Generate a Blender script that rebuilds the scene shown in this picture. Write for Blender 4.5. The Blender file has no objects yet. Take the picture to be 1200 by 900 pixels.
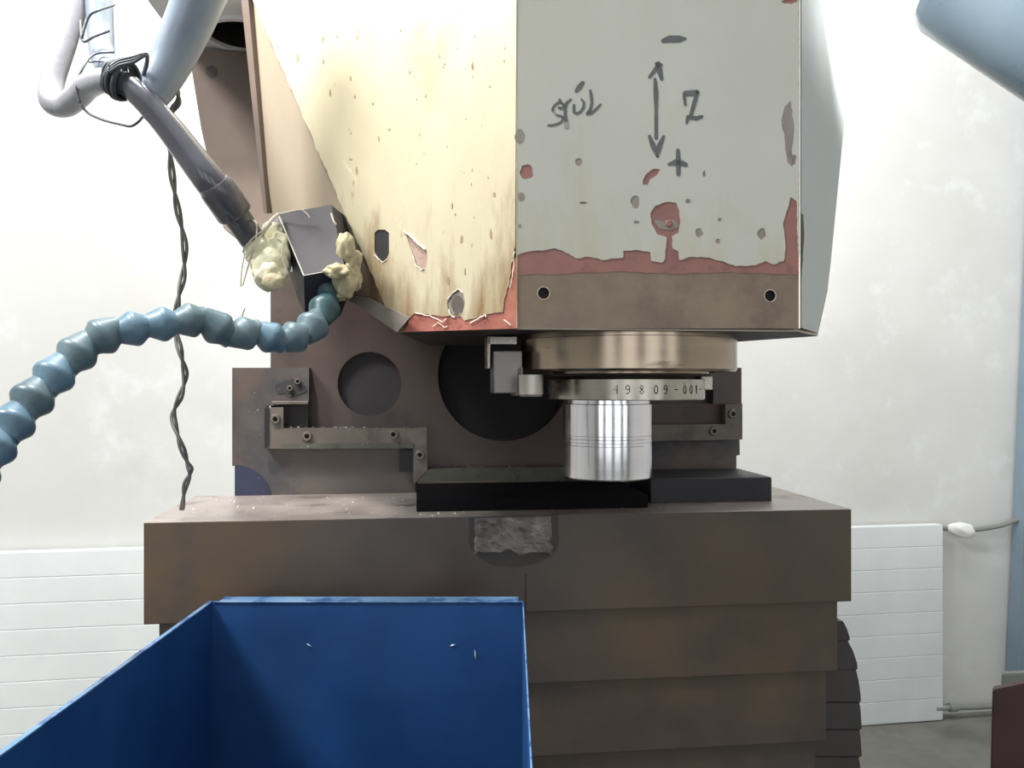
import bpy, bmesh, math, random
from mathutils import Vector, noise
R = random.Random(7)
S = bpy.context.scene
COL = S.collection
F = 950.0                      # focal length in pixels of the 1200x900 frame
CZ = 1.531                     # eye height above the floor

# ---------------------------------------------------------------- camera, world, lights
cam_d = bpy.data.cameras.new('camera'); cam = bpy.data.objects.new('camera', cam_d); COL.objects.link(cam)
cam.location = (0, 0, CZ); cam.rotation_euler = (math.pi/2, 0, 0)
cam_d.sensor_width = 36; cam_d.lens = F/1200*36; cam_d.clip_start = 0.02
S.camera = cam
S.view_settings.view_transform = 'Standard'; S.view_settings.look = 'None'
S.view_settings.gamma = 1; S.view_settings.exposure = 0.2; S.view_settings.use_curve_mapping = False
w = bpy.data.worlds.new('world'); S.world = w; w.use_nodes = True
w.node_tree.nodes['Background'].inputs[0].default_value = (0.93, 0.97, 1.0, 1)
w.node_tree.nodes['Background'].inputs[1].default_value = 0.66

def area(name, loc, target, sx, sy, power, col=(1, 1, 1)):
    d = bpy.data.lights.new(name, 'AREA'); d.shape = 'RECTANGLE'; d.size = sx; d.size_y = sy
    d.energy = power; d.color = col
    o = bpy.data.objects.new(name, d); COL.objects.link(o); o.location = loc
    o.rotation_euler = (Vector(target)-Vector(loc)).to_track_quat('-Z', 'Y').to_euler()
    return o
def point(name, loc, power, rad, col=(1, 1, 1)):
    d = bpy.data.lights.new(name, 'POINT'); d.energy = power; d.shadow_soft_size = rad; d.color = col
    o = bpy.data.objects.new(name, d); COL.objects.link(o); o.location = loc
    return o
area('ceiling_light_key', (-1.9, 0.1, CZ+2.3), (0.1, 1.2, CZ-0.4), 0.7, 0.7, 115, (1, .99, .97))
area('ceiling_light_wall', (0.0, 2.3, CZ+2.3), (0.0, 3.6, CZ), 3.5, 0.3, 50, (1, 1, 1))
point('work_light', (-0.50, 0.97, CZ+0.98), 46, 0.05, (1, .98, .94))

# ---------------------------------------------------------------- frames and rays
TH = math.radians(6.7); CT, ST = math.cos(TH), math.sin(TH)
EU = Vector((CT, ST, 0)); EV = Vector((-ST, CT, 0)); EZ = Vector((0, 0, 1))
EYE = Vector((0, 0, CZ))
def ray(px, py): return Vector(((px-600)/F, 1, (450-py)/F))
class Plane:
    """a real plane (point, normal); at() finds where a line of sight meets it"""
    def __init__(s, p, n): s.p = Vector(p); s.n = Vector(n).normalized()
    def at(s, px, py, off=0):
        d = ray(px, py); t = (s.p-EYE).dot(s.n)/d.dot(s.n)
        return EYE+d*t+s.n*off
def MP(v): return Plane(EYE+EV*v, -EV)          # machine plane at local depth v, normal to the viewer
def L(u, v, z): return EYE+EU*u+EV*v+EZ*z       # machine local to world (z from eye height)
def loc(p): q = p-EYE; return q.dot(EU), q.dot(EV), q.z
def at(px, py, d): return EYE+ray(px, py)*d     # point at depth d
WT = math.radians(9.0)
WU = Vector((math.cos(WT), math.sin(WT), 0)); WV = Vector((-math.sin(WT), math.cos(WT), 0))
def WP(v): return Plane(EYE+WV*v, -WV)

# ---------------------------------------------------------------- objects
OFF = {}
def empty(name, p, label, cat, group=None):
    o = bpy.data.objects.new(name, None); COL.objects.link(o); o.location = p; OFF[o.name] = Vector(p)
    o.empty_display_size = .05
    o['label'] = label; o['category'] = cat
    if group: o['group'] = group
    return o
def obj(name, bm, m, parent=None, smooth=False, label=None, base=None):
    if parent is not None: off = OFF[parent.name]
    elif base is not None: off = Vector(base)
    else:
        xs = [v.co for v in bm.verts]
        off = Vector(((min(c.x for c in xs)+max(c.x for c in xs))/2, (min(c.y for c in xs)+max(c.y for c in xs))/2, min(c.z for c in xs)))
    bmesh.ops.translate(bm, verts=bm.verts, vec=-off)
    me = bpy.data.meshes.new(name); bm.to_mesh(me); bm.free()
    for mm in (m if isinstance(m, (list, tuple)) else [m]): me.materials.append(mm)
    if smooth: me.polygons.foreach_set('use_smooth', [True]*len(me.polygons))
    o = bpy.data.objects.new(name, me); COL.objects.link(o); OFF[o.name] = off
    if parent is None: o.location = off
    else: o.parent = parent
    if label: o['label'] = label
    return o
def tag(o, label, cat, group=None, kind=None):
    o['label'] = label; o['category'] = cat
    if group: o['group'] = group
    if kind: o['kind'] = kind
    return o
def struct(name, bm, m, parent=None, label=None):
    o = obj(name, bm, m, parent)
    if parent is None: o['kind'] = 'structure'
    if label: o['label'] = label
    return o
def soft(o, deg=35):
    me = o.data
    me.polygons.foreach_set('use_smooth', [True]*len(me.polygons))
    if hasattr(me, 'set_sharp_from_angle'): me.set_sharp_from_angle(angle=math.radians(deg))
    return o

# ---------------------------------------------------------------- shape helpers (world coordinates)
def NB(): return bmesh.new()
def faces_from(bm, pts, fs):
    vs = [bm.verts.new(p) for p in pts]
    for f in fs: bm.faces.new([vs[i] for i in f])
    return vs
HEX = [(0,3,2,1),(4,5,6,7),(0,1,5,4),(1,2,6,5),(2,3,7,6),(3,0,4,7)]
def box(bm, u0, u1, v0, v1, z0, z1, fr=L, bev=0):
    b = NB()
    faces_from(b, [fr(u0,v0,z0),fr(u1,v0,z0),fr(u1,v1,z0),fr(u0,v1,z0),fr(u0,v0,z1),fr(u1,v0,z1),fr(u1,v1,z1),fr(u0,v1,z1)], HEX)
    if bev: bmesh.ops.bevel(b, geom=b.edges[:], offset=bev, segments=2, affect='EDGES', profile=.5)
    bmesh.ops.recalc_face_normals(b, faces=b.faces)
    merge(bm, b)
def merge(bm, b):
    me = bpy.data.meshes.new('t'); b.to_mesh(me); b.free(); bm.from_mesh(me); bpy.data.meshes.remove(me)
def LW(u, v, z): return EYE+WU*u+WV*v+EZ*z
def pbox(bm, x0, y0, x1, y1, v, v2, bev=0, pl=None, fr=L):
    """box whose front face on machine plane v covers the pixel rectangle"""
    P = (MP if fr is L else WP)(v)
    a, b_ = P.at(x0, (y0+y1)/2), P.at(x1, (y0+y1)/2)
    xm = (x0+x1)/2
    ex, e2 = (EU, EV) if fr is L else (WU, WV)
    z1 = P.at(xm, y0).z-CZ; z0 = P.at(xm, y1).z-CZ
    box(bm, (a-EYE).dot(ex), (b_-EYE).dot(ex), v, v2, z0, z1, fr, bev)
def hull(bm, pts):
    b = NB()
    for p in pts: b.verts.new(p)
    r = bmesh.ops.convex_hull(b, input=b.verts[:])
    junk = [g for g in r.get('geom_interior', [])+r.get('geom_unused', []) if isinstance(g, bmesh.types.BMVert)]
    if junk: bmesh.ops.delete(b, geom=list(set(junk)), context='VERTS')
    bmesh.ops.recalc_face_normals(b, faces=b.faces)
    merge(bm, b)
def plate(bm, P, outer, holes=(), off=0.0, th=.001, px=True, bev=0):
    """flat sheet with holes: outlines on plane P, front face at offset off, thickness th behind it"""
    b = NB(); n = P.n
    def ring(pts):
        vs = [b.verts.new((P.at(*p) if px else Vector(p))+n*off) for p in pts]
        return [b.edges.new((vs[i], vs[(i+1) % len(vs)])) for i in range(len(vs))]
    es = ring(outer)
    for h in holes: es += ring(h)
    bmesh.ops.triangle_fill(b, use_beauty=True, use_dissolve=False, edges=es, normal=n)
    fs = b.faces[:]
    ext = bmesh.ops.extrude_face_region(b, geom=fs)
    vs = [g for g in ext['geom'] if isinstance(g, bmesh.types.BMVert)]
    bmesh.ops.translate(b, verts=vs, vec=-n*th)
    bmesh.ops.recalc_face_normals(b, faces=b.faces)
    merge(bm, b)
def frame_of(d):
    d = d.normalized(); a = Vector((0, 0, 1)) if abs(d.z) < .9 else Vector((1, 0, 0))
    x = a.cross(d).normalized(); return x, d.cross(x)
def tube(bm, pts, rads, seg=12, cap=True):
    if not isinstance(rads, (list, tuple)): rads = [rads]*len(pts)
    pts = [Vector(p) for p in pts]; rings = []; x = None
    for i, p in enumerate(pts):
        d = (pts[min(i+1, len(pts)-1)]-pts[max(i-1, 0)]).normalized()
        if x is None: x, y = frame_of(d)
        else:
            x = (x-d*x.dot(d)).normalized(); y = d.cross(x)
        rings.append([bm.verts.new(p+(x*math.cos(2*math.pi*k/seg)+y*math.sin(2*math.pi*k/seg))*rads[i]) for k in range(seg)])
    for a, b_ in zip(rings, rings[1:]):
        for k in range(seg): bm.faces.new((a[k], a[(k+1) % seg], b_[(k+1) % seg], b_[k]))
    if cap: bm.faces.new(rings[0][::-1]); bm.faces.new(rings[-1])
def spline(pts, n=8):
    pts = [Vector(p) for p in pts]; out = []
    P = [pts[0]*2-pts[1]]+pts+[pts[-1]*2-pts[-2]]
    for i in range(1, len(P)-2):
        a, b_, c, d = P[i-1:i+3]
        for k in range(n):
            t = k/n
            out.append(.5*((2*b_)+(c-a)*t+(2*a-5*b_+4*c-d)*t*t+(3*b_-a-3*c+d)*t**3))
    out.append(pts[-1]); return out
def lathe(bm, c, prof, ax=None, seg=64, close=True):
    """prof: (radius, distance along ax)"""
    ax = Vector(ax or (0, 0, 1)).normalized(); x, y = frame_of(ax); rings = []
    for r, h in prof:
        if r < 1e-6: rings.append([bm.verts.new(c+ax*h)])
        else: rings.append([bm.verts.new(c+ax*h+(x*math.cos(2*math.pi*k/seg)+y*math.sin(2*math.pi*k/seg))*r) for k in range(seg)])
    for a, b_ in zip(rings, rings[1:]):
        for k in range(seg):
            k2 = (k+1) % seg
            if len(a) == 1 and len(b_) == 1: continue
            if len(a) == 1: bm.faces.new((a[0], b_[k2], b_[k]))
            elif len(b_) == 1: bm.faces.new((a[k], a[k2], b_[0]))
            else: bm.faces.new((a[k], a[k2], b_[k2], b_[k]))
    bmesh.ops.recalc_face_normals(bm, faces=bm.faces)
def circ(cx, cy, rx, ry=None, n=28, a0=0, a1=360, jit=0):
    ry = ry or rx; k = n if a1-a0 >= 360 else n+1
    out = []
    for i in range(k):
        a = math.radians(a0+(a1-a0)*i/n); j = 1+R.uniform(-jit, jit)
        out.append((cx+rx*j*math.cos(a), cy+ry*j*math.sin(a)))
    return out
def rough(pts, amp=1.2, step=5, closed=True):
    """break a pixel outline into short uneven steps"""
    out = []
    for i, (x, y) in enumerate(pts if closed else pts[:-1]):
        x2, y2 = pts[(i+1) % len(pts)]; d = math.hypot(x2-x, y2-y); k = max(1, int(d/step))
        for j in range(k):
            t = j/k; a = amp if j else 0
            out.append((x+(x2-x)*t+R.uniform(-a, a), y+(y2-y)*t+R.uniform(-a, a)))
    return out

# ---------------------------------------------------------------- materials
def lin(c): return tuple(((v/255)/12.92 if v <= 10 else ((v/255+.055)/1.055)**2.4) for v in c[:3])+(1,)
def mat(name, c1, c2=None, scale=8, rgh=.5, metal=0, bump=0, bscale=None, stretch=(1, 1, 1), c3=None, s3=3, t3=(.55, .7), spec=None, coat=0, c4=None, s4=20, t4=(.6, .68), rvar=.12, aniso=0, zd=None):
    m = bpy.data.materials.new(name); m.use_nodes = True; nt = m.node_tree; N = nt.nodes; K = nt.links
    b = N['Principled BSDF']; b.inputs['Roughness'].default_value = rgh; b.inputs['Metallic'].default_value = metal
    if spec is not None: b.inputs['Specular IOR Level'].default_value = spec
    b.inputs['Coat Weight'].default_value = coat
    if aniso: b.inputs['Anisotropic'].default_value = aniso
    tc = N.new('ShaderNodeTexCoord'); mp = N.new('ShaderNodeMapping'); mp.inputs['Scale'].default_value = stretch
    K.new(tc.outputs['Object'], mp.inputs[0])
    def nz(s, det=6, src=mp):
        n = N.new('ShaderNodeTexNoise'); n.inputs['Scale'].default_value = s; n.inputs['Detail'].default_value = det
        n.inputs['Roughness'].default_value = .62
        K.new(src.outputs[0], n.inputs[0]); return n
    n1 = nz(scale); ramp = N.new('ShaderNodeValToRGB'); K.new(n1.outputs[0], ramp.inputs[0])
    ramp.color_ramp.elements[0].position = .35; ramp.color_ramp.elements[1].position = .68
    ramp.color_ramp.elements[0].color = lin(c1); ramp.color_ramp.elements[1].color = lin(c2 or c1)
    out = ramp.outputs[0]
    for (cc, ss, tt) in ((c3, s3, t3), (c4, s4, t4)):
        if cc is None: continue
        n2 = nz(ss, 8); r2 = N.new('ShaderNodeMapRange'); K.new(n2.outputs[0], r2.inputs[0])
        r2.inputs[1].default_value = tt[0]; r2.inputs[2].default_value = tt[1]
        mx = N.new('ShaderNodeMix'); mx.data_type = 'RGBA'; K.new(r2.outputs[0], mx.inputs[0])
        K.new(out, mx.inputs[6]); mx.inputs[7].default_value = lin(cc); out = mx.outputs[2]
    if zd:   # grime that has run down and gathered towards the lower edge
        sp = N.new('ShaderNodeSeparateXYZ'); K.new(tc.outputs['Object'], sp.inputs[0])
        rz = N.new('ShaderNodeMapRange'); K.new(sp.outputs[2], rz.inputs[0]); rz.inputs[1].default_value = zd[1]; rz.inputs[2].default_value = zd[0]
        rz.inputs[3].default_value = -.28; rz.inputs[4].default_value = .22
        m2 = N.new('ShaderNodeMapping'); m2.inputs['Scale'].default_value = (1, 1, .22); K.new(tc.outputs['Object'], m2.inputs[0])
        n3 = nz(26, 9, m2); ad = N.new('ShaderNodeMath'); ad.operation = 'ADD'; K.new(n3.outputs[0], ad.inputs[0]); K.new(rz.outputs[0], ad.inputs[1])
        r3 = N.new('ShaderNodeMapRange'); K.new(ad.outputs[0], r3.inputs[0]); r3.inputs[1].default_value = .52; r3.inputs[2].default_value = .78
        r3.inputs[4].default_value = zd[3]
        mx = N.new('ShaderNodeMix'); mx.data_type = 'RGBA'; K.new(r3.outputs[0], mx.inputs[0]); K.new(out, mx.inputs[6]); mx.inputs[7].default_value = lin(zd[2]); out = mx.outputs[2]
    K.new(out, b.inputs['Base Color'])
    rr = N.new('ShaderNodeMapRange'); K.new(n1.outputs[0], rr.inputs[0]); rr.inputs[1].default_value = .3; rr.inputs[2].default_value = .7
    rr.inputs[3].default_value = max(.03, rgh-rvar); rr.inputs[4].default_value = min(1, rgh+rvar); K.new(rr.outputs[0], b.inputs['Roughness'])
    if bump:
        nb = nz(bscale or scale*4, 8); bp = N.new('ShaderNodeBump'); bp.inputs['Strength'].default_value = bump; bp.inputs['Distance'].default_value = .002
        K.new(nb.outputs[0], bp.inputs['Height']); K.new(bp.outputs[0], b.inputs['Normal'])
    return m
M = {}
M['wall'] = mat('plaster', (210,209,205), (220,220,217), 1.2, .85, bump=.35, bscale=14, c3=(200,200,196), s3=2.2, t3=(.6,.85), c4=(224,226,224), s4=5, t4=(.56,.7))
M['wallf'] = mat('grey_plaster', (150,150,148), (165,165,160), 1.2, .85)
M['floor'] = mat('concrete', (112,110,104), (142,140,132), 2.5, .65, bump=.3, bscale=30, c3=(92,90,86), s3=1.3)
M['foam'] = mat('white_foam', (226,231,231), (236,240,240), 3, .7, bump=.1, bscale=60)
M['cream'] = mat('cream_paint', (188,178,150), (204,195,170), 3.5, .30, bump=.12, bscale=25, stretch=(1,1,.35), c3=(160,138,96), s3=6, t3=(.6,.85), c4=(112,90,62), s4=60, t4=(.66,.72), coat=.3, zd=(0, .30, (124,94,52), .9))
M['cream_shade'] = mat('shaded_cream_paint', (168,152,132), (182,168,148), 3.5, .5, bump=.12, bscale=25, stretch=(1,1,.35), c3=(140,120,92), s3=7, t3=(.55,.78), c4=(112,90,62), s4=60, t4=(.68,.74), zd=(.02, .22, (92,66,46), .85))  # the cream paint darkened as shade for the side facet, plus its grime
M['grey_paint'] = mat('grey_green_paint', (178,178,168), (188,189,180), 2.5, .5, bump=.1, bscale=40, c3=(176,172,150), s3=3.0, t3=(.58,.8), c4=(150,146,130), s4=60, t4=(.72,.78), zd=(.04, .3, (176,164,132), .6))
M['grey_side'] = mat('grey_side_paint', (172,176,173), (188,191,187), 3, .42, bump=.1, bscale=40, stretch=(1,1,.3), c3=(160,165,163), s3=12, t3=(.6,.75))
M['primer'] = mat('red_primer', (136,94,88), (152,106,98), 14, .6, bump=.3, bscale=50, c3=(118,80,74), s3=25, t3=(.55,.7))
M['primer_hot'] = mat('bright_red_primer', (140,78,66), (168,104,88), 22, .55, bump=.5, bscale=50, c3=(120,60,48), s3=40, t3=(.55,.65))
M['band'] = mat('bare_cast_steel', (112,94,82), (136,120,104), 9, .42, .35, bump=.1, bscale=90, c3=(92,76,70), s3=7, t3=(.5,.7), c4=(138,100,84), s4=5, t4=(.6,.75))
M['nick'] = mat('old_nick', (142,122,92), (160,140,110), 40, .7)
M['filler'] = mat('grey_filler', (128,120,112), (150,142,134), 14, .6, bump=.2, c3=(108,96,86), s3=20)
M['chip_pink'] = mat('pale_filler', (160,132,118), (180,156,142), 30, .7, bump=.4)
M['peel'] = mat('peeled_paint', (232,224,208), (240,234,222), 30, .5)
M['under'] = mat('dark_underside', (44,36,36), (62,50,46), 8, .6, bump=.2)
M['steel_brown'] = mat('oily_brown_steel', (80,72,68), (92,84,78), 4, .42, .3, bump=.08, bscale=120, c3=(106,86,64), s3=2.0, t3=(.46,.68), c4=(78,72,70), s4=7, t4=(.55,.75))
M['steel_top'] = mat('lit_plate_top', (150,140,134), (176,166,160), 6, .42, .4, bump=.2, bscale=60, c3=(96,84,78), s3=10, t3=(.55,.72))  # top face made paler to paint in the light from above
M['column'] = mat('brown_column_paint', (72,60,56), (88,74,68), 5, .5, bump=.15, bscale=60, c3=(98,64,56), s3=4, t3=(.55,.75), c4=(54,46,46), s4=9, t4=(.55,.75))
M['column_up'] = mat('taupe_column_paint', (118,102,94), (136,120,108), 5, .5, bump=.1)
M['pale_sheet'] = mat('pale_grey_sheet', (214,212,218), (224,222,228), 5, .5)
M['saddle'] = mat('dirty_grey_brown_steel', (78,72,70), (98,90,84), 7, .5, .15, bump=.2, bscale=70, c3=(104,82,70), s3=5, t3=(.55,.7), c4=(56,58,68), s4=6, t4=(.52,.7))
M['wiper'] = mat('worn_wiper_steel', (98,90,84), (116,108,98), 12, .5, .2, bump=.15, c3=(70,64,62), s3=14, t3=(.5,.7))
M['wiper_green'] = mat('greenish_wiper', (74,74,66), (94,94,82), 18, .6, .1, bump=.2, c3=(50,50,46), s3=26)
M['black'] = mat('black_oily_iron', (30,29,33), (42,41,46), 8, .5, .1, bump=.15, c3=(52,50,54), s3=14, t3=(.6,.75))
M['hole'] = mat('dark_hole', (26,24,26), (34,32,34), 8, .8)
M['gap_shade'] = mat('shade_black', (16,15,18), (22,21,24), 8, .9, spec=.1)  # near-black colour that paints shade on the cover top
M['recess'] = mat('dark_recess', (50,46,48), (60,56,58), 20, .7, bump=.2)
M['blue_dark'] = mat('navy_cover', (34,36,60), (46,50,76), 10, .5, bump=.1)
M['chrome'] = mat('ground_steel', (226,224,228), (236,234,238), 6, .14, 1, rvar=.03, stretch=(1,1,8))
M['ring'] = mat('turned_steel', (170,166,156), (184,178,166), 6, .26, 1, rvar=.05, stretch=(1,1,6), c3=(120,112,100), s3=14, t3=(.6,.8))
M['nose'] = mat('old_turned_steel', (158,142,126), (184,168,148), 5, .24, 1, rvar=.06, stretch=(1,1,4), c3=(128,94,66), s3=4, t3=(.55,.75), c4=(96,92,80), s4=8, t4=(.6,.75))
M['key'] = mat('key_steel', (140,134,132), (158,152,150), 18, .42, .5, bump=.05)
M['keyl'] = mat('bright_key_steel', (176,170,160), (196,190,180), 12, .3, .7)
M['screw'] = mat('socket_screw', (104,98,90), (126,120,110), 18, .4, .5)
M['marker'] = mat('marker_ink', (84,86,86), (98,100,100), 60, .6)
M['marker_l'] = mat('faded_marker_ink', (140,142,138), (150,152,148), 60, .6)
M['blue'] = mat('blue_enamel', (26,68,120), (32,78,134), 4, .45, bump=.12, bscale=40, c3=(24,58,102), s3=3, t3=(.5,.75), c4=(22,48,82), s4=7, t4=(.62,.8))
M['blue_edge'] = mat('worn_blue_edge', (88,128,168), (120,152,182), 16, .4, c3=(44,84,136), s3=24, t3=(.5,.6))
M['hose'] = mat('black_rubber_hose', (66,66,74), (80,80,88), 10, .2, coat=.5, rvar=.05)
M['hose_haze'] = mat('hazed_rubber', (124,136,152), (144,156,170), 8, .35, coat=.2)  # black hose turned pale blue-grey to paint in haze
M['hose_haze_pale'] = mat('hazed_pale_hose', (150,150,156), (176,176,182), 8, .25, coat=.3)  # hose colour lightened to paint in haze
M['ferrule'] = mat('dark_ferrule', (80,78,84), (96,94,100), 10, .25, .4, coat=.3)
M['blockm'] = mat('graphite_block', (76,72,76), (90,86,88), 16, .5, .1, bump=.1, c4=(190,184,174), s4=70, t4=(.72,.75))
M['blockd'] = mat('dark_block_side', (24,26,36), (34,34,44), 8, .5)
M['sealant'] = mat('yellowed_sealant', (222,218,184), (236,232,204), 12, .5, bump=.4, bscale=40, c3=(150,140,100), s3=18, t3=(.55,.7))
M['sealant2'] = mat('dirty_sealant', (176,164,128), (196,186,154), 18, .65, bump=.6, bscale=60, c3=(120,98,72), s3=20, t3=(.5,.7))
M['fibre'] = mat('string', (196,188,170), (214,206,190), 30, .8)
M['teal'] = mat('teal_plastic', (82,104,112), (102,122,130), 14, .42, bump=.15, bscale=60, c3=(62,78,80), s3=22, t3=(.5,.7), c4=(120,150,160), s4=16, t4=(.62,.75))
M['teal_b'] = mat('bluish_plastic', (84,112,130), (104,134,150), 14, .42, bump=.15, bscale=60, c3=(64,90,106), s3=22, t3=(.5,.7))
M['teal_g'] = mat('green_teal_plastic', (52,80,84), (68,98,102), 14, .4, bump=.15, bscale=60, c3=(40,60,62), s3=22, t3=(.5,.7))
M['wire'] = mat('grey_wire', (100,100,96), (124,122,116), 60, .6)
M['wired'] = mat('dark_wire', (66,70,76), (86,90,96), 30, .45)
M['weld'] = mat('weld_patch', (104,100,98), (128,122,118), 22, .5, .2, bump=.5, bscale=45, c3=(82,78,76), s3=24, t3=(.5,.65), c4=(160,154,148), s4=26, t4=(.58,.72))
M['weld_dark'] = mat('dark_oval_steel', (56,52,52), (66,62,61), 12, .6, .1, bump=.2)
M['seam'] = mat('seam', (46,42,40), None, 8, .7)
M['swarf'] = mat('bright_swarf', (225,222,216), (240,238,234), 80, .35, .2)
M['rubber'] = mat('black_bellows', (62,56,58), (74,68,68), 6, .55, bump=.1)
M['maroon'] = mat('maroon_metal', (70,48,52), (78,54,56), 5, .5)
M['greybox'] = mat('grey_box', (118,120,116), (132,134,128), 5, .6)
M['post'] = mat('blue_grey_post', (122,142,156), (138,156,168), 4, .5)
M['cable'] = mat('grey_cable', (136,138,136), (150,152,148), 8, .5)
M['lump'] = mat('white_foam_lump', (240,240,238), (248,248,246), 8, .8, bump=.4)
M['lamp'] = mat('blue_grey_lamp_shell', (128,148,164), (146,166,180), 4, .28, coat=.4)
em = bpy.data.materials.new('lamp_glow'); em.use_nodes = True; eb = em.node_tree.nodes['Principled BSDF']
eb.inputs['Emission Color'].default_value = (1, 1, 1, 1); eb.inputs['Emission Strength'].default_value = 12
wm = bpy.data.materials.new('fill_pane_glow'); wm.use_nodes = True; eb = wm.node_tree.nodes['Principled BSDF']  # glow of the unseen panes added as fill light
eb.inputs['Emission Color'].default_value = (.9, .96, 1, 1); eb.inputs['Emission Strength'].default_value = 1.2

# ---------------------------------------------------------------- the room
b = NB(); box(b, -4.2, 4.2, 3.4, 3.6, -CZ, 2.7, LW); struct('wall_back', b, M['wall'])
b = NB(); box(b, -4.4, 4.4, -4.0, 3.6, -CZ-.1, -CZ, LW); struct('floor', b, M['floor'])
# unseen wall behind the camera; glowing panes added for fill light and reflections
b = NB(); box(b, -4.4, -4.2, -3.4, 3.6, -CZ, 2.7, LW); struct('wall_left', b, M['wall'])
b = NB(); box(b, 4.2, 4.4, -3.4, 3.6, -CZ, 2.7, LW); struct('wall_right', b, M['wall'])
wf = NB(); xs = [-4.2, -3.1, -1.9, -1.3, -.1, .5, 1.7, 2.3, 3.3, 4.2]
for i in range(0, 9, 2): box(wf, xs[i], xs[i+1], -3.4, -3.2, -CZ, 2.2, LW)
for i in range(1, 8, 2): box(wf, xs[i], xs[i+1], -3.4, -3.2, -CZ, -.5, LW); box(wf, xs[i], xs[i+1], -3.4, -3.2, 1.5, 2.2, LW)
struct('wall_front', wf, M['wallf'])
for k, i in enumerate(range(1, 8, 2)):
    b = NB(); box(b, xs[i], xs[i+1], -3.34, -3.3, -.5, 1.5, LW); struct('fill_pane_%d' % (k+1), b, wm)

# ribbed white boards leaning against the wall
def ribbed(name, x0, x1, ytop_px, ybot_z, label, n, wall_v=3.33):
    P = WP(wall_v); a, c = P.at(x0, ytop_px), P.at(x1, ytop_px)
    ztop = P.at(1100, 615).z-CZ
    u0, u1 = (a-EYE).dot(WU), (c-EYE).dot(WU)
    t = empty(name, LW((u0+u1)/2, wall_v+.03, -CZ), label, 'board', 'white ribbed boards along the wall')
    h = (ztop+CZ-.005)/n
    for k in range(n):
        b = NB(); z1 = ztop-k*h
        bb = NB()
        box(bb, u0, u1, wall_v, wall_v+.045, z1-h+.0025, z1-.0005, LW, .002)
        merge(b, bb); obj('strip', b, M['foam'], t)
    b = NB(); box(b, u0+.002, u1-.002, wall_v+.003, wall_v+.05, -CZ+.004, ztop-.004, LW); obj('backing', b, M['foam'], t)
ribbed('ribbed_board', -420, 262, 640, 0, 'white ribbed foam board along the wall beside the coolant hose and blue bin', 9)
ribbed('ribbed_board', 905, 1105, 615, 0, 'white ribbed foam board on the floor between the bellows and the grey cable', 9)
# cable with a foam lump, pipe at the floor, post, boxes
P = WP(3.36)
b = NB(); tube(b, spline([P.at(1098, 617), P.at(1112, 620), P.at(1140, 621), P.at(1172, 616), P.at(1190, 610), P.at(1235, 598)]), .011, 10)
tag(obj('grey_cable', b, M['cable'], smooth=True), 'thin grey cable running along the wall from the ribbed board to the blue post', 'cable')
b = NB(); c = WP(3.33).at(1128, 621)
bmesh.ops.create_icosphere(b, subdivisions=3, radius=1)
for v in b.verts:
    q = v.co.copy(); r = 1+.22*noise.noise(q*1.7)
    v.co = c+WU*(q.x*.068*r)+WV*(q.y*.03*r)+EZ*((q.z*.034-.012*q.x)*r)
tag(obj('foam_lump', b, M['lump'], smooth=True), 'small white foam lump stuck on the grey cable near the board corner', 'foam')
b = NB(); P = WP(3.34); tube(b, spline([P.at(1096, 830), P.at(1118, 829), P.at(1150, 828), P.at(1240, 822)]), .013, 10)
c = P.at(1117, 829); lathe(b, c-WU*.02, [(0, 0), (.02, 0), (.02, .035), (0, .035)], WU, 12)
tag(obj('floor_pipe', b, M['cable'], smooth=False), 'thin grey pipe with a small joint along the foot of the wall', 'pipe')
b = NB(); plate(b, WP(3.35), [(1222, -40), (1290, -40), (1240, 800), (1186, 800)], off=.03, th=.07)
tag(obj('blue_post', b, M['post']), 'blue-grey post leaning against the wall where the grey cable ends', 'post')
def facing_box(name, pxs, d, th, m, lab):
    xm = sum(p[0] for p in pxs)/len(pxs)/1.0
    n = -Vector(((1180-600)/F, 1, 0)).normalized(); P = Plane(EYE+ray(1180, 450)*d, n)
    pts = [P.at(*p) for p in pxs]
    pts += [Vector((pts[-1].x, pts[-1].y, 0)), Vector((P.at(pxs[0][0]-6, 900).x, P.at(pxs[0][0]-6, 900).y, 0))]
    b = NB(); plate(b, P, pts, th=th, px=False); bmesh.ops.bevel(b, geom=b.edges[:], offset=.004, segments=2, affect='EDGES')
    tag(obj(name, b, M[m]), lab, 'box')
facing_box('maroon_cabinet', [(1163, 809), (1270, 787)], 2.4, .04, 'maroon', 'maroon metal box with slanting top standing on the concrete floor')
facing_box('grey_crate', [(1174, 790), (1230, 788)], 2.95, .04, 'greybox', 'small grey box on the floor behind the maroon box')

# ---------------------------------------------------------------- machine column
HZ = .0684                                     # underside of the head
tcol = empty('machine_column', L(.1, 1.75, -CZ), 'brown cast machine column with round recesses behind the spindle', 'column')
P = MP(1.50)
z = lambda px, py, v: MP(v).at(px, py).z-CZ
uL = loc(P.at(317, 400))[0]; uR = loc(P.at(856, 440))[0]
b = NB()
plate(b, P, [(317, 205), (856, 205), (856, 700), (317, 700)], [circ(433, 450, 37.5, n=40), circ(590, 440, 77, n=48)], th=.03)
soft(obj('front_plate', b, M['column'], tcol))
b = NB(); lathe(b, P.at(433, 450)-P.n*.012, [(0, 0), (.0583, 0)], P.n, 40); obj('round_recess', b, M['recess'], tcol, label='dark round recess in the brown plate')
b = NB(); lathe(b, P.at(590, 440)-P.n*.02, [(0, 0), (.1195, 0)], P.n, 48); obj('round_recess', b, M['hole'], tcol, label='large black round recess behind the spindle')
b = NB(); box(b, uL+.004, uR-.004, 1.53, 2.0, -CZ, .7); obj('column_body', b, M['column'], tcol)
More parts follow.
